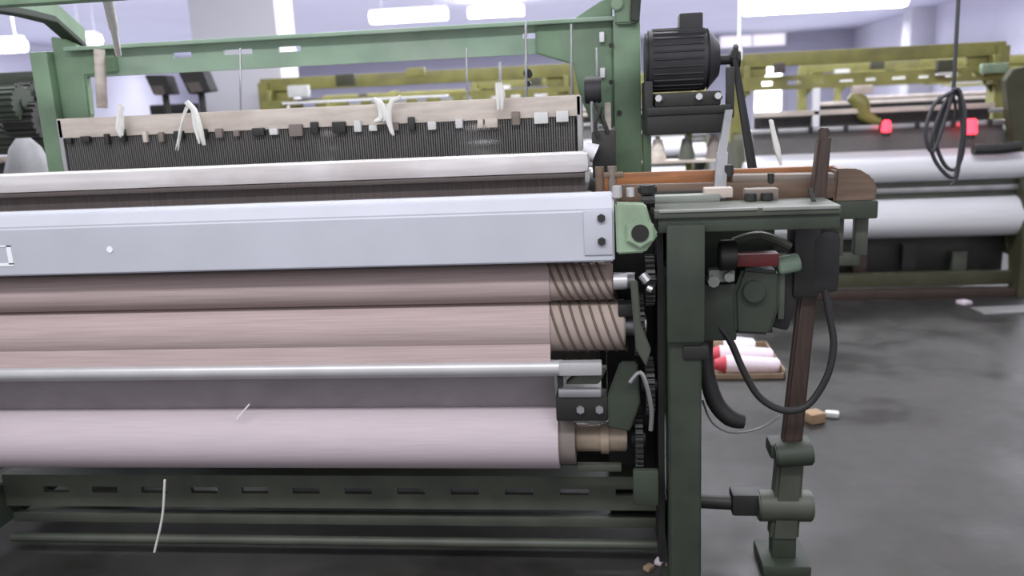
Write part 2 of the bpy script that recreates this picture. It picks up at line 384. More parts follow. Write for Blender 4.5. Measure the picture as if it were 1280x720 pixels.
# heald frames with their wires
for k in range(4):
    y = 2.33+k*0.035
    h = MB().box(XL+0.13, -0.055, y, y+0.016, 1.158-0.004*k, 1.214-0.004*k, 0.003).build('heald_frame', CREAM, L)
    MB().box(XL+0.13, -0.055, y, y+0.016, 0.86, 0.885, 0.003).build('lower_bar', IRON, h)
    m = MB(); n = 225
    for i in range(n):
        x = XL+0.15+(1.48)*(i+0.25*k)/n
        m.box(x-0.0016, x+0.0016, y+0.005, y+0.011, 0.885, 1.16)
    w = m.build('heald_wires', HEALD, h); w['kind'] = 'stuff'
    for x in (XL+0.136, -0.06):
        MB().box(x-0.006, x+0.006, y, y+0.016, 0.86, 1.21).build('end_stay', STEEL, h)
for k in range(26):
    x = XL+0.17+k*0.0565+R.uniform(-0.014, 0.014); w = R.uniform(0.006, 0.02)
    MB().box(x-w, x+w, 2.318, 2.333, 1.135+R.uniform(0, 0.01), 1.158+R.uniform(0, 0.02), 0.003).build('heald_hook', R.choice([IRON, CREAM, CORE, PAPER, IRON, WOODG]), L)
# side frames with rear legs
def side_frame(x0, x1, nm_root):
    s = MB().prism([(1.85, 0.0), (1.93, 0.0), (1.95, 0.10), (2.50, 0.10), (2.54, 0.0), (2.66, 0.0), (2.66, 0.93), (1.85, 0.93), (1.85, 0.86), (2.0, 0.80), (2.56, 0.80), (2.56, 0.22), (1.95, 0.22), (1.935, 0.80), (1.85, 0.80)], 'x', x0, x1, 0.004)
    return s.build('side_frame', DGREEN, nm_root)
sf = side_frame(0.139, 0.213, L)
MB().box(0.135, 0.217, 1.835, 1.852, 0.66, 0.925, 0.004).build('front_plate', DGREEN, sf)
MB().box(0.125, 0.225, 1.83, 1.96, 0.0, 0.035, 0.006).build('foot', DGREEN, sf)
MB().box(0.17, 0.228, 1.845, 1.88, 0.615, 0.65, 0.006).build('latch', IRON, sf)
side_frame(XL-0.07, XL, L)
# posts with arched brackets, top rails
def arc_at(X, pts):
    out = []
    for q_ in pts:
        d = fw + rt*((q_[0]-640)/F_PX) - up*((q_[1]-360)/F_PX); out.append((d.y*X/d.x, EYE+d.z*X/d.x))
    return out
lo = arc_at(-1.60, ((108, 66), (86, 46), (62, 25), (30, 17), (0, 12), (-60, 4)))
ARC = lo + [(a_[0], a_[1]+0.075-0.004*i) for i, a_ in enumerate(lo)][::-1]
def post(x0, x1, s):
    xo = 0.095 if s < 0 else -1.60
    p = MB().box(x0, x1, 2.46, 2.54, 0.90, 1.415, 0.006).build('post', GREEN, L)
    if s < 0:
        MB().prism([(x0+0.006, 1.40), (x1-0.004, 1.40), (x1-0.002, 1.46), (x1+0.012, 1.60), (x0+0.02, 1.60), (x0+0.004, 1.47)], 'y', 2.44, 2.52, 0.005).build('post_head', GREEN, p)
        MB().prism([(x1-0.030, 1.405), (x1-0.004, 1.40), (x1+0.014, 1.60), (x1-0.016, 1.60)], 'y', 2.425, 2.442, 0.004).build('head_flange', DGREEN, p)
        MB().cyl((x0+0.012, 2.43, 1.452), (x0+0.012, 2.445, 1.452), 0.017, seg=16, bev=0.003).build('pivot_boss', GREENP, p)
    xi = x0 if s < 0 else x1
    # gusset curving from the post into the top rail
    g = ([(xi, 1.115), (xi+s*0.07, 1.14), (xi+s*0.10, 1.22), (xi+s*0.115, 1.30), (xi+s*0.22, 1.335), (xi+s*0.22, 1.412), (xi+s*0.12, 1.418), (xi+s*0.03, 1.47), (xi, 1.475)] if s < 0 else
         [(xi, 1.20), (xi+0.06, 1.19), (xi+0.09, 1.22), (xi+0.095, 1.34), (xi+0.20, 1.345), (xi+0.20, 1.412), (xi+0.10, 1.412), (xi+0.05, 1.45), (xi, 1.46)])
    MB().prism(g, 'y', 2.49, 2.52, 0.004).build('gusset', GREEN, p)
    # arched arm rising towards the front
    if s < 0: return p
    arc = ARC
    MB().prism(arc, 'x', xo-0.008, xo+0.008, 0.003).build('arched_arm', GREEN, p)
    MB().prism([(a_[0], a_[1]-0.008) for a_ in arc[:6]]+[(a_[0], a_[1]+0.010) for a_ in arc[:6]][::-1], 'x', xo-0.022, xo+0.022, 0.002).build('arm_flange', DGREEN, p)
    return p
pr = post(0.036, 0.112, -1)
for zz, xx in ((1.345, 0.03), (1.245, 0.028), (1.16, 0.05)):
    MB().cyl((xx, 2.452, zz), (xx, 2.462, zz), 0.007, seg=8).build('bolt', IRON, pr)
for zz in (1.37, 1.272):
    MB().box(-0.002, 0.012, 2.47, 2.492, zz-0.014, zz+0.014, 0.003).build('white_tag', FIX, pr)
MB().box(0.116, 0.140, 2.47, 2.53, 0.92, 1.19, 0.003).build('post_web', GREEN, pr)
pl = post(-1.712, -1.655, 1)
tslots = [(-1.28, -1.22), (-1.12, -1.03), (-0.95, -0.88), (-0.22, -0.16), (-0.105, -0.06)]
MB().slotted(-1.60, 0.04, 2.50, 2.515, 1.335, 1.412, 1.378, 1.394, tslots).box(-1.60, 0.04, 2.46, 2.515, 1.412, 1.424, 0.003).build('top_rail', GREENR, L)
MB().box(XL, 0.11, 1.98, 2.03, 1.484, 1.55, 0.004).build('front_top_rail', GREEN, L)
MB().box(0.080, 0.108, 2.02, 2.46, 1.500, 1.550, 0.004).build('arched_arm', GREEN, pr)
# harness hooks and rods between top rail and heald frames
for px_, y0, y1, w in ((625, 78, 140, .004), (657, 28, 128, .004), (714, 30, 150, .0035), (583, 60, 128, .003), (746, 60, 160, .004), (300, 60, 140, .003)):
    a = at(px_, y0, 2.44); c = at(px_+1, y1, 2.40)
    MB().cyl(a, c, w, seg=8).build('harness_cord', STEEL, L)
a = at(660, 92, 2.43)
MB().cyl((a.x, 2.42, a.z), (a.x, 2.44, a.z), 0.013, seg=16).cyl((a.x, 2.41, a.z-0.028), (a.x, 2.44, a.z-0.028), 0.008, seg=10).build('harness_pulley', IRON, L)
a = at(134, -4, 2.035); b_ = at(142, 35, 2.25); c = at(148, 68, 2.44)
MB().cyl(a, b_, 0.0125, seg=14).cyl(b_, c, 0.009, seg=12).build('jack_rod', YARN, L)
a = at(124, 62, 2.44); c = at(128, 135, 2.43)
MB().cyl(a, c, 0.016, seg=14).build('jack_rod', CREAM, L)
# inner jumble beside the right post: stop-motion box, conduit
sb = MB().box(-0.028, 0.036, 2.30, 2.38, 0.99, 1.115, 0.005).build('stop_box', IRON, L)
MB().cyl((-0.045, 2.345, 1.225), (0.0, 2.345, 1.225), 0.036, seg=24, bev=0.003).build('stop_solenoid', MOTOR, L)
MB().box(0.008, 0.026, 2.40, 2.42, 1.06, 1.19, 0.003).build('stop_arm', CREAM, L)
MB().cyl((-0.026, 2.33, 1.10), (-0.026, 2.33, 1.20), 0.005, seg=8).build('stop_wire', STEEL, L)
MB().tube([(-0.015, 2.31, 1.19), (0.005, 2.30, 1.14), (0.015, 2.30, 1.11)], 0.006).tube([(0.0, 2.29, 1.18), (-0.018, 2.29, 1.13), (-0.01, 2.29, 1.10)], 0.005).build('stop_lever', IRON, L)
MB().cyl((-0.05, 2.28, 1.075), (-0.018, 2.28, 1.06), 0.016, 0.024, seg=18).build('white_cap', CONEW, L)
# pale casting with the hexagonal boss
pc = [at(*p, 1.838) for p in ((769, 256), (808, 257), (813, 276), (823, 293), (811, 310), (806, 316), (771, 318))]
cs = MB().prism([(p.x, p.z) for p in pc], 'y', 1.838, 1.90, 0.004).build('casting', GREENP, L)
h = at(800, 291, 1.83)
MB().cyl((h.x, 1.826, h.z), (h.x, 1.845, h.z), 0.034, seg=6, bev=0.003).build('hex_boss', GREENP, cs)
plabel(MB().cyl((h.x, 1.823, h.z), (h.x, 1.83, h.z), 0.019, seg=24).build('bore', BLACK, cs), 'dark bore')
MB().cyl((0.03, 1.87, 0.985), (0.03, 1.87, 1.012), 0.011, seg=14, bev=0.002).cyl((0.06, 1.89, 0.985), (0.06, 1.89, 1.004), 0.009, seg=12).build('cap_nut', BRIGHT, cs)
# gear train seen edge-on between rollers and leg
MB().box(0.118, 0.132, 1.90, 2.5, 0.08, 0.93).build('gear_plate', BLACK, L)
for x0, x1, y, z, r, t in ((0.066, 0.088, 1.955, 0.672, 0.075, 32), (0.092, 0.112, 1.93, 0.785, 0.06, 24), (0.064, 0.082, 1.98, 0.374, 0.088, 36), (0.090, 0.110, 1.95, 0.52, 0.07, 28)):
    MB().gear(0, x0, x1, y, z, r, t).build('gear', IRON, L)
MB().prism([(0.055, 0.80), (0.072, 0.80), (0.078, 0.70), (0.10, 0.64), (0.088, 0.60), (0.066, 0.64), (0.06, 0.72)], 'y', 1.85, 1.865, 0.003).build('pawl_lever', TGREEN, L)
MB().tube([(0.052, 1.86, 0.56), (0.075, 1.855, 0.585), (0.09, 1.855, 0.55), (0.10, 1.86, 0.49), (0.098, 1.865, 0.44)], 0.0055).build('curved_spring', STEEL, L)
MB().prism([(0.03, 0.60), (0.07, 0.60), (0.075, 0.50), (0.05, 0.43), (0.0, 0.44), (0.0, 0.52)], 'y', 1.88, 1.90, 0.004).build('roller_bearing', DGREEN, L)
MB().cyl((0.082, 1.848, 0.815), (0.094, 1.842, 0.80), 0.011, seg=10).cyl((0.093, 1.848, 0.785), (0.103, 1.845, 0.78), 0.008, seg=10).build('ratchet_pawl', STEEL, L)
MB().box(0.055, 0.115, 1.86, 1.88, 0.25, 0.34, 0.006).build('roll_bearing', DGREEN, L)
MB().box(0.028, 0.066, 1.90, 1.95, 0.705, 0.735, 0.004).build('roller_stop', BLACK, L)

MB().box(0.0, 0.118, 2.10, 2.115, 0.10, 0.93).build('inner_dark_sheet', BLACK, L)  # added black sheet, keeps the gap behind the gears dark
MB().box(0.213, 0.42, 2.12, 2.135, 0.60, 0.905).build('back_dark_sheet', DGREEN, L)  # added dark sheet, closes off the bright view under the table
# table plate on the right with its apron
tb = MB().box(0.110, 0.505, 1.85, 2.0, 0.938, 0.956, 0.003).build('side_table', TGREEN, L)
MB().box(0.118, 0.505, 1.858, 1.885, 0.905, 0.938, 0.003).build('apron', DGREEN, tb)
MB().box(0.34, 0.50, 1.846, 1.858, 0.949, 0.957, 0.002).box(0.12, 0.33, 1.846, 1.858, 0.951, 0.957, 0.002).build('edge_strip', EDGE, tb)
MB().box(0.11, 0.27, 1.99, 2.03, 0.955, 0.972, 0.004).build('guide_strip', EDGE, tb)
for x in (0.335, 0.372): MB().cyl((x, 1.975, 0.956), (x, 1.975, 0.974), 0.014, seg=16, bev=0.002).build('stud', IRON, tb)
MB().box(0.325, 0.40, 1.98, 2.02, 0.955, 0.982, 0.004).build('stud_block', WOODG, tb)
MB().box(0.235, 0.30, 2.0, 2.04, 0.962, 0.985, 0.003).build('stop_block', CREAM, tb)
kb = MB().cyl((0.099, 1.93, 0.985), (0.099, 1.93, 1.005), 0.022, seg=9, bev=0.004).cyl((0.099, 1.93, 0.955), (0.099, 1.93, 0.985), 0.009, seg=10).cyl((0.085, 1.92, 0.97), (0.115, 1.92, 0.97), 0.014, seg=10).build('hand_knob', BLACK, tb)
MB().cyl((0.466, 1.93, 0.956), (0.458, 1.94, 0.985), 0.005, seg=8).build('peg', IRON, tb)
# shuttle box: wooden back board and front rail with end block
sx = MB().box(-0.012, 0.565, 2.135, 2.155, 0.962, 1.016, 0.004).build('shuttle_box', WOODO, L)
MB().box(0.04, 0.62, 2.075, 2.095, 0.945, 0.990, 0.006, Matrix.Rotation(0.012, 4, 'Y')).build('front_rail', WOODB, sx)
MB().box(0.31, 0.60, 2.078, 2.13, 0.986, 1.004, 0.006, Matrix.Rotation(0.02, 4, 'Y')).build('top_slat', WOODG, sx)
MB().box(0.0, 0.62, 2.095, 2.135, 0.930, 0.950, 0.003).build('box_floor', IRON, sx)
MB().box(0.12, 0.24, 2.062, 2.076, 0.955, 0.975, 0.004).build('spindle', IRON, sx)
eb = MB().prism([(0.545, 0.930), (0.64, 0.925), (0.646, 0.965), (0.632, 0.992), (0.60, 1.012), (0.55, 1.014)], 'y', 2.07, 2.16, 0.005).build('end_block', WOODB, sx)
MB().box(0.50, 0.643, 2.05, 2.17, 0.895, 0.938, 0.005).build('end_bracket', DGREEN, sx)
for x in (0.548, 0.605): MB().box(x, x+0.03, 2.09, 2.12, 0.80, 0.90, 0.003).build('bracket_leg', TGREEN, sx)
MB().cyl((0.305, 2.10, 1.0), (0.305, 2.10, 1.03), 0.011, seg=12, bev=0.002).build('box_screw', IRON, sx)
MB().cyl((0.40, 2.08, 0.985), (0.40, 2.08, 1.008), 0.008, seg=10).build('box_screw', IRON, sx)
for x, c_ in ((-0.008, WOODB), (0.022, WOODG)):
    MB().cyl((x, 2.06, 0.945), (x, 2.06, 1.04), 0.011, seg=14).build('box_pin', c_, sx)
MB().box(0.0, 0.05, 2.05, 2.07, 1.012, 1.026, 0.004).build('shuttle_guard', WOODB, sx)

# picking stick, its shoe, rocking shaft
a = Vector((0.452, 2.035, 0.30)); c = Vector((0.509, 2.035, 1.095))
ps = MB()
for (t0, t1, w) in ((0, 0.72, 0.026), (0.70, 1.0, 0.020)):
    p = a.lerp(c, t0); q_ = a.lerp(c, t1)
    ps.prism([(p.x-w*0.95, p.z), (p.x+w*0.95, p.z), (q_.x+w*0.72, q_.z), (q_.x-w*0.72, q_.z)], 'y', 2.018, 2.05, 0.005)
stick = ps.build('picking_stick', STICK, L)
p = at(1031, 326, 2.02)
plabel(MB().box(p.x-0.037, p.x+0.030, 1.985, 2.06, p.z-0.075, p.z+0.075, 0.022).build('leather_sleeve', RUBBER, stick), 'black leather sleeve')
p = at(1022, 162, 2.035)
MB().cyl((0.508, 2.035, 1.085), (0.509, 2.035, 1.112), 0.0125, seg=14, bev=0.003).build('stick_tip', STICK, stick)
sh = MB().prism([(0.405, 0.08), (0.475, 0.08), (0.484, 0.33), (0.422, 0.33)], 'y', 2.005, 2.065, 0.008).build('stick_shoe', TGREEN, L)
MB().cyl((0.408, 1.998, 0.318), (0.498, 1.998, 0.325), 0.030, seg=18, bev=0.004).box(0.398, 0.503, 2.0, 2.07, 0.305, 0.345, 0.01).build('shoe_collar', DGREEN, sh)
MB().cyl((0.375, 2.035, 0.165), (0.51, 2.035, 0.165), 0.040, seg=24, bev=0.004).build('shoe_hub', TGREEN, sh)
MB().cyl((0.19, 2.06, 0.165), (0.42, 2.04, 0.165), 0.019, seg=18).box(0.31, 0.40, 2.02, 2.08, 0.14, 0.20, 0.008).build('rocking_shaft', IRON, L)
MB().box(0.38, 0.50, 1.97, 2.11, 0.0, 0.03, 0.006).box(0.41, 0.47, 2.01, 2.06, 0.03, 0.12, 0.004).build('shoe_foot', DGREEN, L)
# gearbox and pulley under the table
gb = MB().prism([(0.305, 0.64), (0.385, 0.635), (0.405, 0.70), (0.405, 0.79), (0.32, 0.80), (0.30, 0.74)], 'y', 1.97, 2.06, 0.008).build('gearbox', DGREEN, L)
MB().cyl((0.345, 1.955, 0.745), (0.345, 1.972, 0.745), 0.026, seg=20, bev=0.002).build('gearbox_cover', DGREEN, gb)
MB().box(0.405, 0.42, 1.985, 2.03, 0.67, 0.78, 0.003).build('gearbox_lug', TGREEN, gb)
plabel(MB().box(0.30, 0.40, 1.955, 2.0, 0.805, 0.835, 0.005).build('gearbox_cap', RED, gb), 'dull red cap')
MB().cyl((0.262, 1.95, 0.835), (0.30, 1.95, 0.835), 0.036, seg=26, bev=0.003).build('drive_pulley', BLACK, L)
MB().box(0.24, 0.30, 1.955, 1.99, 0.77, 0.80, 0.004).cyl((0.25, 1.94, 0.775), (0.25, 1.965, 0.775), 0.014, seg=8).cyl((0.285, 1.94, 0.785), (0.285, 1.965, 0.785), 0.012, seg=8).build('linkage', EDGE, L)
MB().tube([(0.30, 1.99, 0.86), (0.36, 1.98, 0.875), (0.43, 1.99, 0.845)], 0.010).build('control_rod', TGREEN, L)
MB().box(0.395, 0.455, 2.0, 2.06, 0.64, 0.80, 0.01, Matrix.Rotation(0.25, 4, 'Y')).build('picker_strap', RUBBER, L)
MB().cyl((0.40, 1.98, 0.80), (0.45, 1.98, 0.81), 0.022, seg=12, bev=0.003).build('strap_clamp', GREENR, L)
MB().box(0.225, 0.31, 1.98, 2.10, 0.62, 0.76, 0.006).build('drive_housing', DGREEN, L)
MB().box(0.44, 0.50, 1.99, 2.08, 0.72, 0.90, 0.008).build('stick_guide', BLACK, L)
# hoses and cable
pts = [at(*p, y) for p, y in (((884, 405), 2.02), ((882, 455), 2.02), ((893, 500), 2.01), ((912, 522), 2.0), ((930, 527), 2.0))]
MB().tube(pts, 0.02, seg=12, radii=[0.017, 0.019, 0.022, 0.022, 0.017]).build('picker_hose', RUBBER, L)
pts = [at(*p, y) for p, y in (((893, 402), 1.99), ((912, 425), 1.98), ((930, 465), 1.97), ((950, 497), 1.965), ((980, 513), 1.96), ((1010, 506), 1.965), ((1034, 470), 1.97), ((1042, 430), 1.98), ((1036, 390), 1.99), ((1028, 345), 2.0))]
MB().tube(pts, 0.0085, seg=10, smooth=6).build('cable_loop', RUBBER, L)
pts = [at(*p, y) for p, y in (((878, 500), 2.03), ((890, 528), 2.03), ((915, 541), 2.03), ((950, 535), 2.03), ((975, 520), 2.03))]
MB().tube(pts, 0.0028, seg=6).build('thin_wire', STEEL, L)

# motor on its bracket, belt and stay
Ym = 2.36
c0 = at(806, 76, Ym); c1 = at(893, 76, Ym); zc = c0.z-0.002
mo = MB().cyl((c0.x, Ym, zc), (c1.x-0.018, Ym, zc-0.002), 0.080, seg=40, bev=0.008).cyl((c1.x-0.02, Ym, zc-0.002), (c1.x+0.010, Ym, zc-0.002), 0.080, 0.045, seg=40).build('motor', MOTOR, L)
fins = MB()
for k in range(26):
    a_ = 2*PI*k/26
    y_, z_ = Ym+math.cos(a_)*0.080, zc+math.sin(a_)*0.080
    fins.cyl((c0.x+0.02, y_, z_), (c1.x-0.035, y_, z_), 0.003, seg=6)
fins.build('cooling_fins', MOTOR, mo)
t0 = at(848, 18, Ym); t1 = at(876, 42, Ym)
MB().box(t0.x, t1.x+0.002, Ym-0.035, Ym+0.035, t1.z-0.012, t0.z, 0.005).prism([(t0.x-0.016, t1.z-0.012), (t1.x+0.02, t1.z-0.012), (t1.x+0.008, t1.z+0.012), (t0.x-0.004, t1.z+0.012)], 'y', Ym-0.045, Ym+0.045, 0.003).build('terminal_box', MOTOR, mo)
s1 = at(918, 74, Ym)
MB().cyl((c1.x, Ym, s1.z), (s1.x+0.006, Ym, s1.z), 0.013, seg=16).build('motor_shaft', MOTOR, mo)
pu = MB().cyl((s1.x-0.012, Ym, s1.z), (s1.x+0.002, Ym, s1.z), 0.027, seg=26, bev=0.003).cyl((s1.x+0.002, Ym, s1.z), (s1.x+0.014, Ym, s1.z), 0.022, seg=26).build('motor_pulley', IRON, L)
mb_ = MB().box(0.118, 0.335, Ym-0.08, Ym+0.06, 1.150, 1.172, 0.004).box(0.118, 0.325, Ym-0.075, Ym-0.06, 1.10, 1.155, 0.004).box(0.114, 0.135, Ym-0.07, Ym+0.12, 1.10, 1.24, 0.004).build('motor_bracket', BLACK, L)
MB().box(0.14, 0.31, Ym-0.07, Ym+0.06, 1.172, 1.208, 0.004).build('motor_base', IRON, mb_)
for x in (0.148, 0.252, 0.30): MB().cyl((x, Ym-0.09, 1.195), (x+0.006, Ym-0.07, 1.192), 0.009, seg=8).build('bolt', STEEL, mb_)
e0 = at(950, 212, Ym-0.06)
belt = MB()
for dy, dx in ((-0.026, -0.004), (0.026, 0.006)):
    A = Vector((s1.x+dx, Ym+dy, s1.z)); B = Vector((e0.x+dx*1.5-0.012, Ym-0.06+dy*0.6, e0.z-0.05))
    belt.tube([A, B], 0.008, seg=6, smooth=1)
belt.tube([(s1.x-0.004, Ym-0.027, s1.z), (s1.x, Ym-0.018, s1.z+0.024), (s1.x+0.003, Ym+0.002, s1.z+0.030), (s1.x+0.006, Ym+0.026, s1.z)], 0.008, seg=6)
belt.build('drive_belt', RUBBER, L)
a = at(912, 84, Ym-0.03); c = at(913, 142, Ym-0.05)
MB().box(a.x-0.012, a.x+0.010, Ym-0.055, Ym-0.04, c.z-0.01, a.z, 0.004).build('belt_guard', IRON, L)
a = at(911, 137, 2.26); m_ = at(902, 190, 2.16); c = at(899, 252, 2.035)
sr = MB()
for p_, q_, w in ((a, m_, 0.010), (m_, c, 0.014)):
    sr.prism([(p_.x-w*0.95, p_.z), (p_.x+w*0.95, p_.z), (q_.x+w, q_.z), (q_.x-w, q_.z)], 'y', 0, 0.014)
bm_ = sr.bm
for v in bm_.verts:                      # lean the flat stay from the motor bracket down to the table
    t = (a.z-v.co.z)/(a.z-c.z); v.co.y += a.y*(1-t)+c.y*t-0.007
sr.build('steel_stay', STEEL, L)

# ------------------------------------------------------------------ looms further back (local frame: x along the loom, y=0 its front)
def make_loom(paint, dark, roll_m, wide, label, loc, lamps=True, arch=True):
    o = empty('weaving_loom', loc, label, 'loom', 'looms in the rows behind')
    X0, Y0 = loc[0], loc[1]
    def B(): return MB()
    def bx(m, x0, x1, y0, y1, z0, z1, bev=0.004): return m.box(X0+x0, X0+x1, Y0+y0, Y0+y1, z0, z1, bev)
    def cy(m, x0, x1, y, z, r, seg=36): return m.cyl((X0+x0, Y0+y, z), (X0+x1, Y0+y, z), r, seg=seg)
    for x in (-0.04, wide):
        pf = [(-0.02, 0.0), (0.10, 0.0), (0.14, 0.22), (0.86, 0.22), (0.90, 0.0), (1.02, 0.0), (1.0, 0.80), (0.72, 0.90), (0.50, 0.98), (0.30, 0.92), (0.02, 0.60), (-0.02, 0.30)]
        B().prism([(Y0+a_[0], a_[1]) for a_ in pf], 'x', X0+x, X0+x+0.045, 0.004).build('side_frame', dark, o)
        po = B().prism([(Y0+0.44, 0.9), (Y0+0.56, 0.9), (Y0+0.56, 1.40), (Y0+0.44, 1.40)], 'x', X0+x-0.01, X0+x+0.06, 0.004).build('post', paint, o)
        s = 1 if x < 0 else -1
        xi = X0+x+(0.05 if s > 0 else 0.0)
        B().prism([(xi, 1.12), (xi+s*0.06, 1.20), (xi+s*0.16, 1.30), (xi+s*0.16, 1.40), (xi, 1.40)], 'y', Y0+0.48, Y0+0.505, 0.003).build('gusset', paint, po)
    bx(B(), -0.04, wide+0.045, 0.46, 0.54, 1.345, 1.425).build('top_rail', paint, o)
    n = int(wide/0.15); sl = []
    for k in range(n): sl.append((X0+0.12+k*0.148, X0+0.12+k*0.148+0.062+0.02*(k % 2)))
    B().slotted(X0, X0+wide, Y0+0.36, Y0+0.385, 1.205, 1.285, 1.232, 1.256, sl).build('slotted_rail', paint, o)
    for x in (0.02, wide-0.05): bx(B(), x, x+0.035, 0.38, 0.47, 1.18, 1.35).build('rail_bracket', paint, o)
    # heald frames
    for k in range(2):
        y = 0.30+0.06*k
        h = bx(B(), 0.08, wide-0.06, y, y+0.02, 1.05, 1.078, 0.003).build('heald_frame', CREAM, o)
        bx(B(), 0.08, wide-0.06, y+0.006, y+0.014, 0.80, 1.05, 0).build('heald_band', WARP, h) if k == 1 else None
    bx(B(), 0.03, wide-0.02, 0.20, 0.27, 0.955, 0.985, 0.01).build('reed_cap', STEEL, o)
    bx(B(), 0.05, wide-0.04, 0.235, 0.245, 0.80, 0.955, 0).build('reed', HEALD, o)
    for k in range(7): bx(B(), 0.16+k*(wide-0.3)/6, 0.185+k*(wide-0.3)/6, 0.19, 0.20, 0.955, 0.99, 0.002).build('cap_clip', IRON, o)
    # upper cloth over the breast roller, guide bar, cloth roll
    u = cy(B(), -0.02, wide+0.02, 0.10, 0.735, 0.072).build('breast_roller', roll_m, o)
    B().prism([(Y0+0.10, 0.803), (Y0+0.24, 0.83), (Y0+0.24, 0.833), (Y0+0.10, 0.808)], 'x', X0+0.02, X0+wide-0.02).build('woven_cloth', roll_m, u)
    bx(B(), -0.02, wide+0.02, 0.10, 0.16, 0.565, 0.665).build('breast_rail', TGREEN, o)
    bx(B(), -0.02, wide+0.02, 0.085, 0.11, 0.60, 0.63, 0.004).build('pressure_bar', STEEL, o)
    r_ = cy(B(), -0.02, wide+0.02, 0.11, 0.452, 0.112, 48).build('cloth_roll', roll_m, o)
    for x in (-0.035, wide+0.02): cy(B(), x, x+0.015, 0.11, 0.452, 0.125, 36).build('flange', dark, r_)
    # low members and drive
    bx(B(), 0.0, wide, 0.06, 0.10, 0.06, 0.14).build('cross_rail', OLIVED, o)
    bx(B(), 0.0, wide*0.42, 0.02, 0.09, 0.20, 0.27).build('treadle_bracket', TGREEN, o)
    bx(B(), 0.0, wide, 0.80, 0.86, 0.10, 0.30).build('rear_cross_rail', OLIVED, o)
    bx(B(), 0.05, wide, 0.20, 0.23, 0.07, 0.36).build('under_shade_sheet', IRON, o)  # dark sheet added for the deep shade under the cloth roll
    for k in range(3): bx(B(), 0.62+k*0.28, 0.70+k*0.28, 0.14, 0.20, 0.12, 0.24+0.05*(k % 2)).build('drive_box', (STICK, BLACK, TGREEN)[k], o)
    bx(B(), 0.0, wide, 0.0, 0.05, 0.0, 0.055).build('plinth', STICK, o)
    cy(B(), 0.05, wide-0.05, 0.78, 0.50, 0.17, 36).build('warp_beam', WARPP, o)
    for k in range(4): cy(B(), 0.1+k*0.12, 0.13+k*0.12, 0.04, 0.235, 0.022, 12).build('treadle_roller', STEEL, o)
    return o
# right loom in the second row
pB = at(938, 100, 5.36)
LB = make_loom(OLIVE, OLIVED, WHITEC, 1.48, 'olive loom on the right with white cloth roll and two red lights', (0.83, 4.90, 0))
def onB(px, py, y): return at(px, py, 4.9+y)
for px_ in (1108, 1214):
    p = onB(px_, 157, 0.15)
    k_ = 1.0 if px_ == 1108 else 1.25
    g = MB().cyl((p.x, p.y, p.z-0.038*k_), (p.x, p.y, p.z+0.03*k_), 0.028*k_, 0.022*k_, seg=20, bev=0.006).build('indicator_lamp', LAMPR, LB)
    MB().cyl((p.x, p.y, p.z-0.06*k_), (p.x, p.y, p.z-0.036*k_), 0.022, seg=16).cyl((p.x, p.y+0.05, p.z-0.05*k_), (p.x, p.y, p.z-0.05*k_), 0.01, seg=8).build('lamp_base', IRON, g)
for (xa, ya, xb, yb, m_, nm) in ((1172, 74, 1194, 92, OLIVED, 'junction_box'), (1172, 88, 1196, 95, PAPER, 'cream_label_plate'), (1228, 78, 1262, 92, GREENP, 'pulley_housing'), (1066, 106, 1092, 118, CREAM, 'gear_cover'), (1016, 110, 1026, 160, FIX, 'white_strap'), (968, 78, 982, 92, REED, 'lever_block')):
    p = onB(xa, yb, 0.30); q_ = onB(xb, ya, 0.30)
    MB().box(p.x, q_.x, p.y, p.y+0.05, p.z, q_.z, 0.006).build(nm, m_, LB)
pts = [onB(*p, 0.33) for p in ((1062, 120), (1075, 128), (1080, 142), (1092, 150), (1100, 152))]
MB().tube(pts, 0.03, seg=10, radii=[0.03, 0.05, 0.045, 0.03, 0.02]).build('cam_lever', OLIVE, LB)
# arched right end of that loom with the dark arm
p = [onB(*q_, 0.12) for q_ in ((1290, 82), (1268, 86), (1258, 100), (1262, 150), (1270, 200), (1276, 240), (1290, 240))]
MB().prism([(v.x, v.z) for v in p], 'y', p[0].y, p[0].y+0.07, 0.006).build('end_arch', OLIVED, LB)
p = onB(1216, 194, 0.02); q_ = onB(1275, 183, 0.02)
MB().tube([(p.x, p.y, p.z+0.03), ((p.x+q_.x)/2, p.y, (p.z+q_.z)/2+0.01), (q_.x, q_.y, q_.z)], 0.03, seg=10).build('release_handle', IRON, LB)
p = onB(1236, 138, 0.2); q_ = onB(1262, 138, 0.2)
MB().cyl(p, q_, 0.012, seg=10).build('end_pin', STEEL, LB)
p = onB(1060, 135, 0.5)
# second-row loom left of it
LA = make_loom(OLIVE, OLIVED, WHITEC, 1.98, 'olive loom seen through the near loom, left of the one with red lights', (-2.16, 4.95, 0))
for (xa, ya, xb, yb, m_, nm) in ((360, 106, 384, 122, PAPER, 'white_block'), (420, 92, 442, 108, OLIVED, 'rail_clamp'), (508, 84, 530, 96, OLIVE, 'rail_clamp'), (352, 121, 560, 128, FIX, 'white_rail'), (565, 128, 720, 140, OLIVE, 'lower_olive_rail'), (520, 128, 560, 136, OLIVE, 'lower_olive_rail')):
    p = at(xa, yb, 5.2); q_ = at(xb, ya, 5.2)
    MB().box(p.x, q_.x, 5.2, 5.25, p.z, q_.z, 0.004).build(nm, m_, LA)
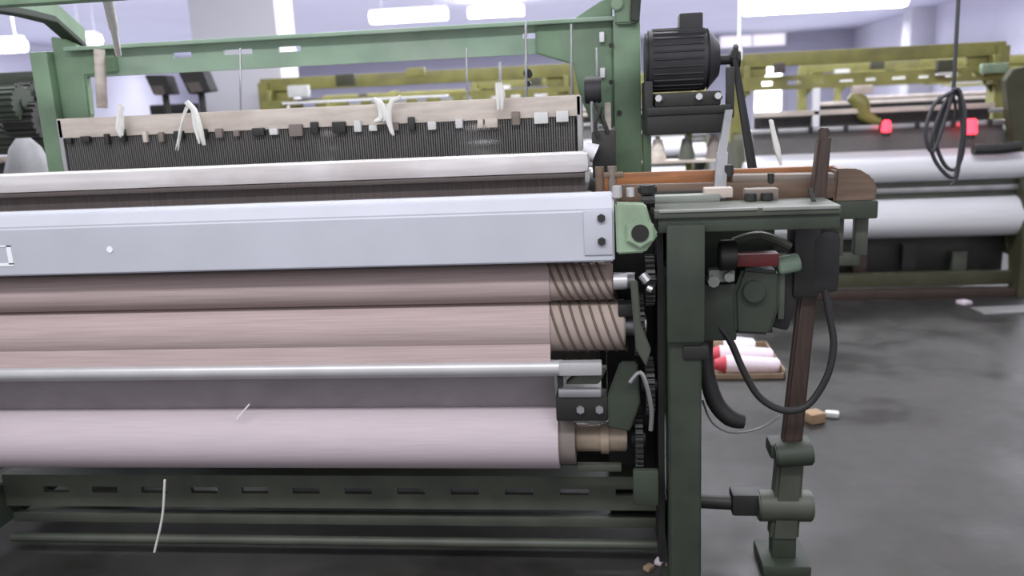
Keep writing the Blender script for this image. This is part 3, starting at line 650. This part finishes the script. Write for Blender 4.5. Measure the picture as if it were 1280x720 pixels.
# neighbour of the near loom on the left: only its dark end shows
LN = make_loom(DGREEN, DGREEN, WHITEC, 1.60, 'dark green loom end at the left edge beyond the green post', (-4.05, 3.0, 0))
pts = ((6, 110, 26, 150), (20, 130, 52, 172), (0, 150, 30, 190), (30, 105, 44, 140))
for i, (xa, ya, xb, yb) in enumerate(pts):
    p = at(xa, yb, 3.1+0.05*i); q_ = at(xb, ya, 3.1+0.05*i)
    MB().gear(0, p.x, q_.x, p.y, (p.z+q_.z)/2, (q_.z-p.z)*0.6, 18, 0.01).build('gear', IRON if i % 2 else DGREEN, LN)
p = at(2, 175, 3.2); q_ = at(55, 110, 3.2)
MB().box(p.x-0.1, q_.x, 3.25, 3.34, p.z, q_.z, 0.01).build('gear_case', IRON, LN)
# further rows
for (x, y, w, lab) in ((-1.2, 7.8, 0, 'olive loom in the third row behind the motor'), (1.9, 7.9, 0, 'olive loom in the third row behind the red lights'),
                       (-3.9, 11.5, 0, 'olive loom in the far row left of centre'), (-0.6, 11.6, 0, 'olive loom in the far row behind the green post'), (3.2, 11.6, 0, 'olive loom in the far row by the right wall')):
    c = copy_tree(LA); c.location = (x, y, 0); c['label'] = lab
# dark control panels on the hall column side
for i, (pp, lab) in enumerate((((180, 94, 206, 94, 214, 118, 192, 119), 'smaller of two dark tilted control boxes, left one under the green rail'), ((222, 90, 252, 88, 263, 114, 236, 118), 'larger dark tilted control box beside the white pillar'))):
    Yp = 5.0
    P = [at(pp[2*k], pp[2*k+1], Yp) for k in range(4)]
    zc = sum(v.z for v in P)/4; xc = sum(v.x for v in P)/4
    o = empty('control_box', (xc, Yp+0.04, 0), lab, 'control box', 'control boxes beside the pillar')
    MB().prism([(v.x, v.z) for v in P], 'y', Yp, Yp+0.12, 0.006).build('housing', BLACK, o)
    d = 0.75
    Q = [Vector((xc+(v.x-xc)*0.55, 0, zc+(v.z-zc)*0.45-0.03)) for v in P]
    plabel(MB().prism([(v.x, v.z) for v in Q], 'y', Yp-0.008, Yp+0.004).build('face_plate', REED, o), 'dark brown face plate')
    MB().cyl((xc, Yp+0.07, 0.02), (xc, Yp+0.07, zc), 0.02, seg=12).build('stand', IRON, o)
    MB().cyl((xc, Yp+0.07, 0.0), (xc, Yp+0.07, 0.025), 0.09, seg=24, bev=0.004).build('base', IRON, o)
o = None
p = at(188, 144, 5.45); q_ = at(238, 129, 5.45)
o = empty('control_box', ((p.x+q_.x)/2, 5.5, 0), 'long low black box below the two dark tilted boxes', 'control box', 'control boxes beside the pillar')
MB().box(p.x, q_.x, 5.45, 5.57, p.z, q_.z, 0.006).build('housing', BLACK, o)
MB().box(p.x+0.05, p.x+0.09, 5.49, 5.53, 0.0, p.z+0.01, 0.003).build('leg', IRON, o)
MB().box(q_.x-0.09, q_.x-0.05, 5.49, 5.53, 0.0, p.z+0.01, 0.003).build('leg', IRON, o)

# white sack behind the left post
p = at(40, 215, 2.95)
s_ = MB(); prof = [(0.0, 0.13), (0.05, 0.15), (0.45, 0.15), (0.85, 0.12), (1.03, 0.085), (1.12, 0.055), (1.155, 0.025)]
rings = []
for z, r in prof:
    ring = []
    for k in range(28):
        a_ = 2*PI*k/28
        rr_ = r*(1+0.07*math.sin(3*a_+z*5)+0.04*math.sin(7*a_-z*9))
        ring.append(s_.bm.verts.new((p.x+math.cos(a_)*rr_, 2.93+math.sin(a_)*rr_*0.8, z)))
    rings.append(ring)
for A, B_ in zip(rings, rings[1:]):
    for k in range(28): s_.bm.faces.new((A[k], A[(k+1) % 28], B_[(k+1) % 28], B_[k]))
s_.bm.faces.new(rings[0][::-1]); s_.bm.faces.new(rings[-1])
o = s_.build('yarn_sack', SACK, None, (p.x, 2.93, 0))
tag(o, 'tall grey white sack standing just left of the green post', 'sack')

# creel stand with cones behind the motor
CY = 4.15
cx = at(850, 190, CY).x
o = empty('creel_stand', (cx, CY, 0), 'iron creel stand behind the motor holding white cones', 'stand')
for px_ in (806, 862):
    x = at(px_, 300, CY).x
    MB().box(x-0.015, x+0.015, CY+0.03, CY+0.055, 0.0, 1.04, 0.003).build('upright', OLIVE, o)
    MB().box(x-0.02, x+0.02, CY-0.15, CY+0.15, 0.0, 0.03, 0.003).build('foot', OLIVED, o)
xa, xb = at(800, 190, CY).x, at(902, 190, CY).x
for z in (0.90, 1.04):
    MB().box(xa, xb, CY-0.065, CY+0.055, z-0.015, z, 0.002).build('shelf', CREAM, o)
plist = [(815, 158, 'leftmost upper'), (850, 152, 'middle upper'), (880, 154, 'right upper'), (822, 192, 'leftmost lower'), (858, 188, 'middle lower'), (892, 190, 'right lower')]
for k, (px_, py_, w) in enumerate(plist):
    z0 = 1.04 if k < 3 else 0.90
    q_ = at(px_, py_, CY)
    hgt = 0.10
    cn = empty('yarn_cone', (q_.x, CY-0.018, z0), '%s of six small yarn cones standing on the creel behind the motor' % w, 'yarn cone', 'cones on the creel')
    MB().cyl((q_.x, CY-0.018, z0), (q_.x, CY-0.018, z0+hgt), 0.042, 0.022, seg=24, bev=0.003).build('yarn', (CONEW, OLIVE, CONEW, CREAM, TGREEN, CORE)[k], cn)
    MB().cyl((q_.x, CY-0.018, z0+hgt-0.005), (q_.x, CY-0.018, z0+hgt+0.012), 0.011, seg=14).build('core', CORE, cn)

# yarn hanks tied on the heald frames
def hank(pts, w, label, strands=5, Yh=2.303):
    P = [at(*p, Yh) for p in pts]
    o = MB()
    for k in range(strands):
        off = Vector((R.uniform(-w, w), R.uniform(-0.006, 0.004), 0))
        o.tube([v+off*(0.5+0.6*i/len(P))+Vector((R.uniform(-.003, .003), 0, R.uniform(-.004, .004))) for i, v in enumerate(P)], w*0.55, seg=7, radii=[w*(0.55+0.25*math.sin(2.5*i/len(P)))*(1 if i < len(P)-1 else 0.4) for i in range(len(P))])
    ob = o.build('yarn_hank', YARN, None, tuple(P[0]))
    return tag(ob, label, 'yarn', 'white yarn tails on the heald frames')
hank(((152, 132), (151, 145), (150, 160), (152, 170)), 0.010, 'short straight white yarn tail hanging next to the left white rod')
hank(((234, 128), (242, 138), (248, 158), (253, 180)), 0.009, 'splayed white yarn tail with a long thin tip in the left half', 6)
hank(((236, 130), (230, 142), (225, 165), (222, 188)), 0.003, 'thin white yarn strand hanging beside the splayed tail', 3)
hank(((470, 124), (476, 130), (478, 146), (472, 150)), 0.009, 'knotted white yarn tail left of the long tapering one at centre', 5)
hank(((500, 122), (490, 128), (487, 146), (492, 168)), 0.007, 'long tapering white yarn tail at the middle of the heald frame', 5)
hank(((624, 105), (626, 118), (627, 138)), 0.010, 'pale straight yarn tail below the cord right of centre', 4)
a = at(966, 150, 3.0)
P = [(964, 150), (968, 170), (972, 185), (978, 205)]
hank(P, 0.008, 'white yarn strands hanging beside the belt under the bright doorway', 4, 2.25)

# hanging cable coil at right
Yc = 3.6
top = at(1192, 112, Yc)
o = empty('cable_coil', (top.x, Yc, top.z), 'dark coiled cable hanging from a cord in front of the olive loom', 'cable')
MB().cyl((top.x, Yc, top.z-0.01), (at(1192, 0, Yc).x, Yc, ZC), 0.008, seg=8).build('cord', CABLE, o)
loops = [((1190, 115), (1168, 130), (1157, 165), (1165, 190), (1178, 160), (1190, 118)),
         ((1192, 113), (1176, 140), (1164, 180), (1172, 206), (1194, 222), (1208, 190), (1216, 150), (1208, 115), (1192, 112)),
         ((1196, 114), (1216, 128), (1219, 165), (1212, 196), (1196, 212), (1180, 205), (1170, 175), (1180, 140), (1194, 116)),
         ((1190, 114), (1198, 135), (1192, 150), (1186, 135), (1192, 114)),
         ((1206, 116), (1208, 135), (1212, 160), (1208, 200), (1200, 224), (1188, 232))]
for k, lp in enumerate(loops):
    P = [at(min(q_[0], 1190+(q_[0]-1190)*0.55 if q_[0] > 1190 else q_[0]), q_[1], Yc+0.012*(k-2)) for q_ in lp]
    MB().tube(P, 0.008 if k < 3 else 0.006, seg=8).build('cable_turn', CABLE, o)
# thin white drop cord from the ceiling
a = at(924, 50, 4.2)
o = MB().cyl((a.x, 4.2, a.z-0.05), (a.x, 4.2, ZC), 0.009, seg=10).cyl((a.x, 4.2, a.z-0.09), (a.x, 4.2, a.z-0.04), 0.016, seg=12).build('drop_cord', FIX, None, (a.x, 4.2, ZC))
tag(o, 'thin white cord dropping from the ceiling right of the motor', 'cord')

# ------------------------------------------------------------------ things on the floor
def floor_at(px_, py_):
    d = fw + rt*((px_-640)/F_PX) - up*((py_-360)/F_PX); return Vector((0, 0, EYE)) + d*(-EYE/d.z)
a = floor_at(888, 476); c = floor_at(984, 474); d = floor_at(978, 442)
ty = Vector((a.x, a.y, 0)); wdt = (c-a).length
tr = empty('cardboard_tray', ((a.x+c.x)/2, a.y+0.20, 0), 'shallow cardboard tray of white cones on the floor under the looping cable', 'tray')
x0, x1, y0, y1 = a.x, c.x-0.01, a.y, a.y+0.42
MB().box(x0, x1, y0, y1, 0.0, 0.006).build('bottom', CARD, tr)
MB().box(x0, x1, y0, y0+0.006, 0.0, 0.028).build('side', CARD, tr); MB().box(x0, x1, y1-0.006, y1, 0.0, 0.05).build('side', CARD, tr)
MB().box(x0, x0+0.006, y0, y1, 0.0, 0.045).build('side', CARD, tr); MB().box(x1-0.006, x1, y0, y1, 0.0, 0.045).build('side', CARD, tr)
def cone(px0, px1, yf, r, tip, labs):
    pa = floor_at(px0, 460); pb = floor_at(px1, 460)
    y = y0+yf; xa = x0+(px0-888)/96*wdt; xb = x0+(px1-888)/96*wdt
    o = empty('yarn_cone', ((xa+xb)/2, y, 0.006), labs, 'yarn cone', 'cones lying in the cardboard tray')
    MB().cyl((xa+0.04, y, r+0.006), (xb, y, r*0.8+0.006), r, r*0.8, seg=28, bev=0.008).build('yarn', CONEP if tip else CONEW, o)
    MB().cyl((xa, y, r+0.006), (xa+0.05, y, r+0.006), r*0.55, r*0.97, seg=24).build('tip', CONER if tip else CARD, o)
cone(902, 960, 0.345, 0.048, False, 'all white yarn cone at the back of the cardboard tray')
cone(892, 976, 0.20, 0.046, True, 'pinkish white cone with red end in the middle of the tray')
cone(896, 978, 0.085, 0.040, True, 'pinkish white cone with red end at the tray front')
p = floor_at(1018, 527)
o = MB().box(p.x-0.035, p.x+0.03, p.y-0.03, p.y+0.03, 0.0, 0.04, 0.008, Matrix.Rotation(0.4, 4, 'Z')).build('wood_block', CHIP, None, (p.x, p.y, 0))
tag(o, 'small brown wood block on the floor behind the picking stick', 'block')
p = floor_at(1040, 521)
o = MB().box(p.x-0.025, p.x+0.025, p.y-0.018, p.y+0.018, 0.0, 0.022, 0.008, Matrix.Rotation(-0.3, 4, 'Z')).build('cotton_scrap', PAPER, None, (p.x, p.y, 0))
tag(o, 'small white scrap on the floor right of the brown wood block', 'scrap')
p = floor_at(1252, 389)
o = MB().box(p.x-0.13, p.x+0.16, p.y-0.07, p.y+0.07, 0.0, 0.012, 0.003, Matrix.Rotation(0.1, 4, 'Z')).build('paper_sheet', OLDP, None, (p.x, p.y, 0))
tag(o, 'pale folded paper lying on the floor before the olive loom', 'paper')
p = floor_at(1205, 380)
o = MB().box(p.x-0.03, p.x+0.03, p.y-0.03, p.y+0.03, 0.0, 0.02, 0.006, Matrix.Rotation(0.5, 4, 'Z')).build('cotton_scrap', CONEP, None, (p.x, p.y, 0))
tag(o, 'tiny pinkish scrap on the floor left of the folded paper', 'scrap')
for i, (px_, py_) in enumerate(((824, 704), (811, 712), (838, 711))):
    p = floor_at(px_, py_)
    o = MB().box(p.x-0.014, p.x+0.014, p.y-0.010, p.y+0.010, 0.0, 0.012, 0.004, Matrix.Rotation(R.uniform(0, 3), 4, 'Z')).build('lint_tuft', CONEP if i == 0 else CARD, None, (p.x, p.y, 0))
    tag(o, ('pink lint tuft', 'brown lint tuft left of the pink one', 'brown lint tuft right of the pink one')[i]+' on the floor near the loom leg', 'lint', 'lint tufts by the loom leg')
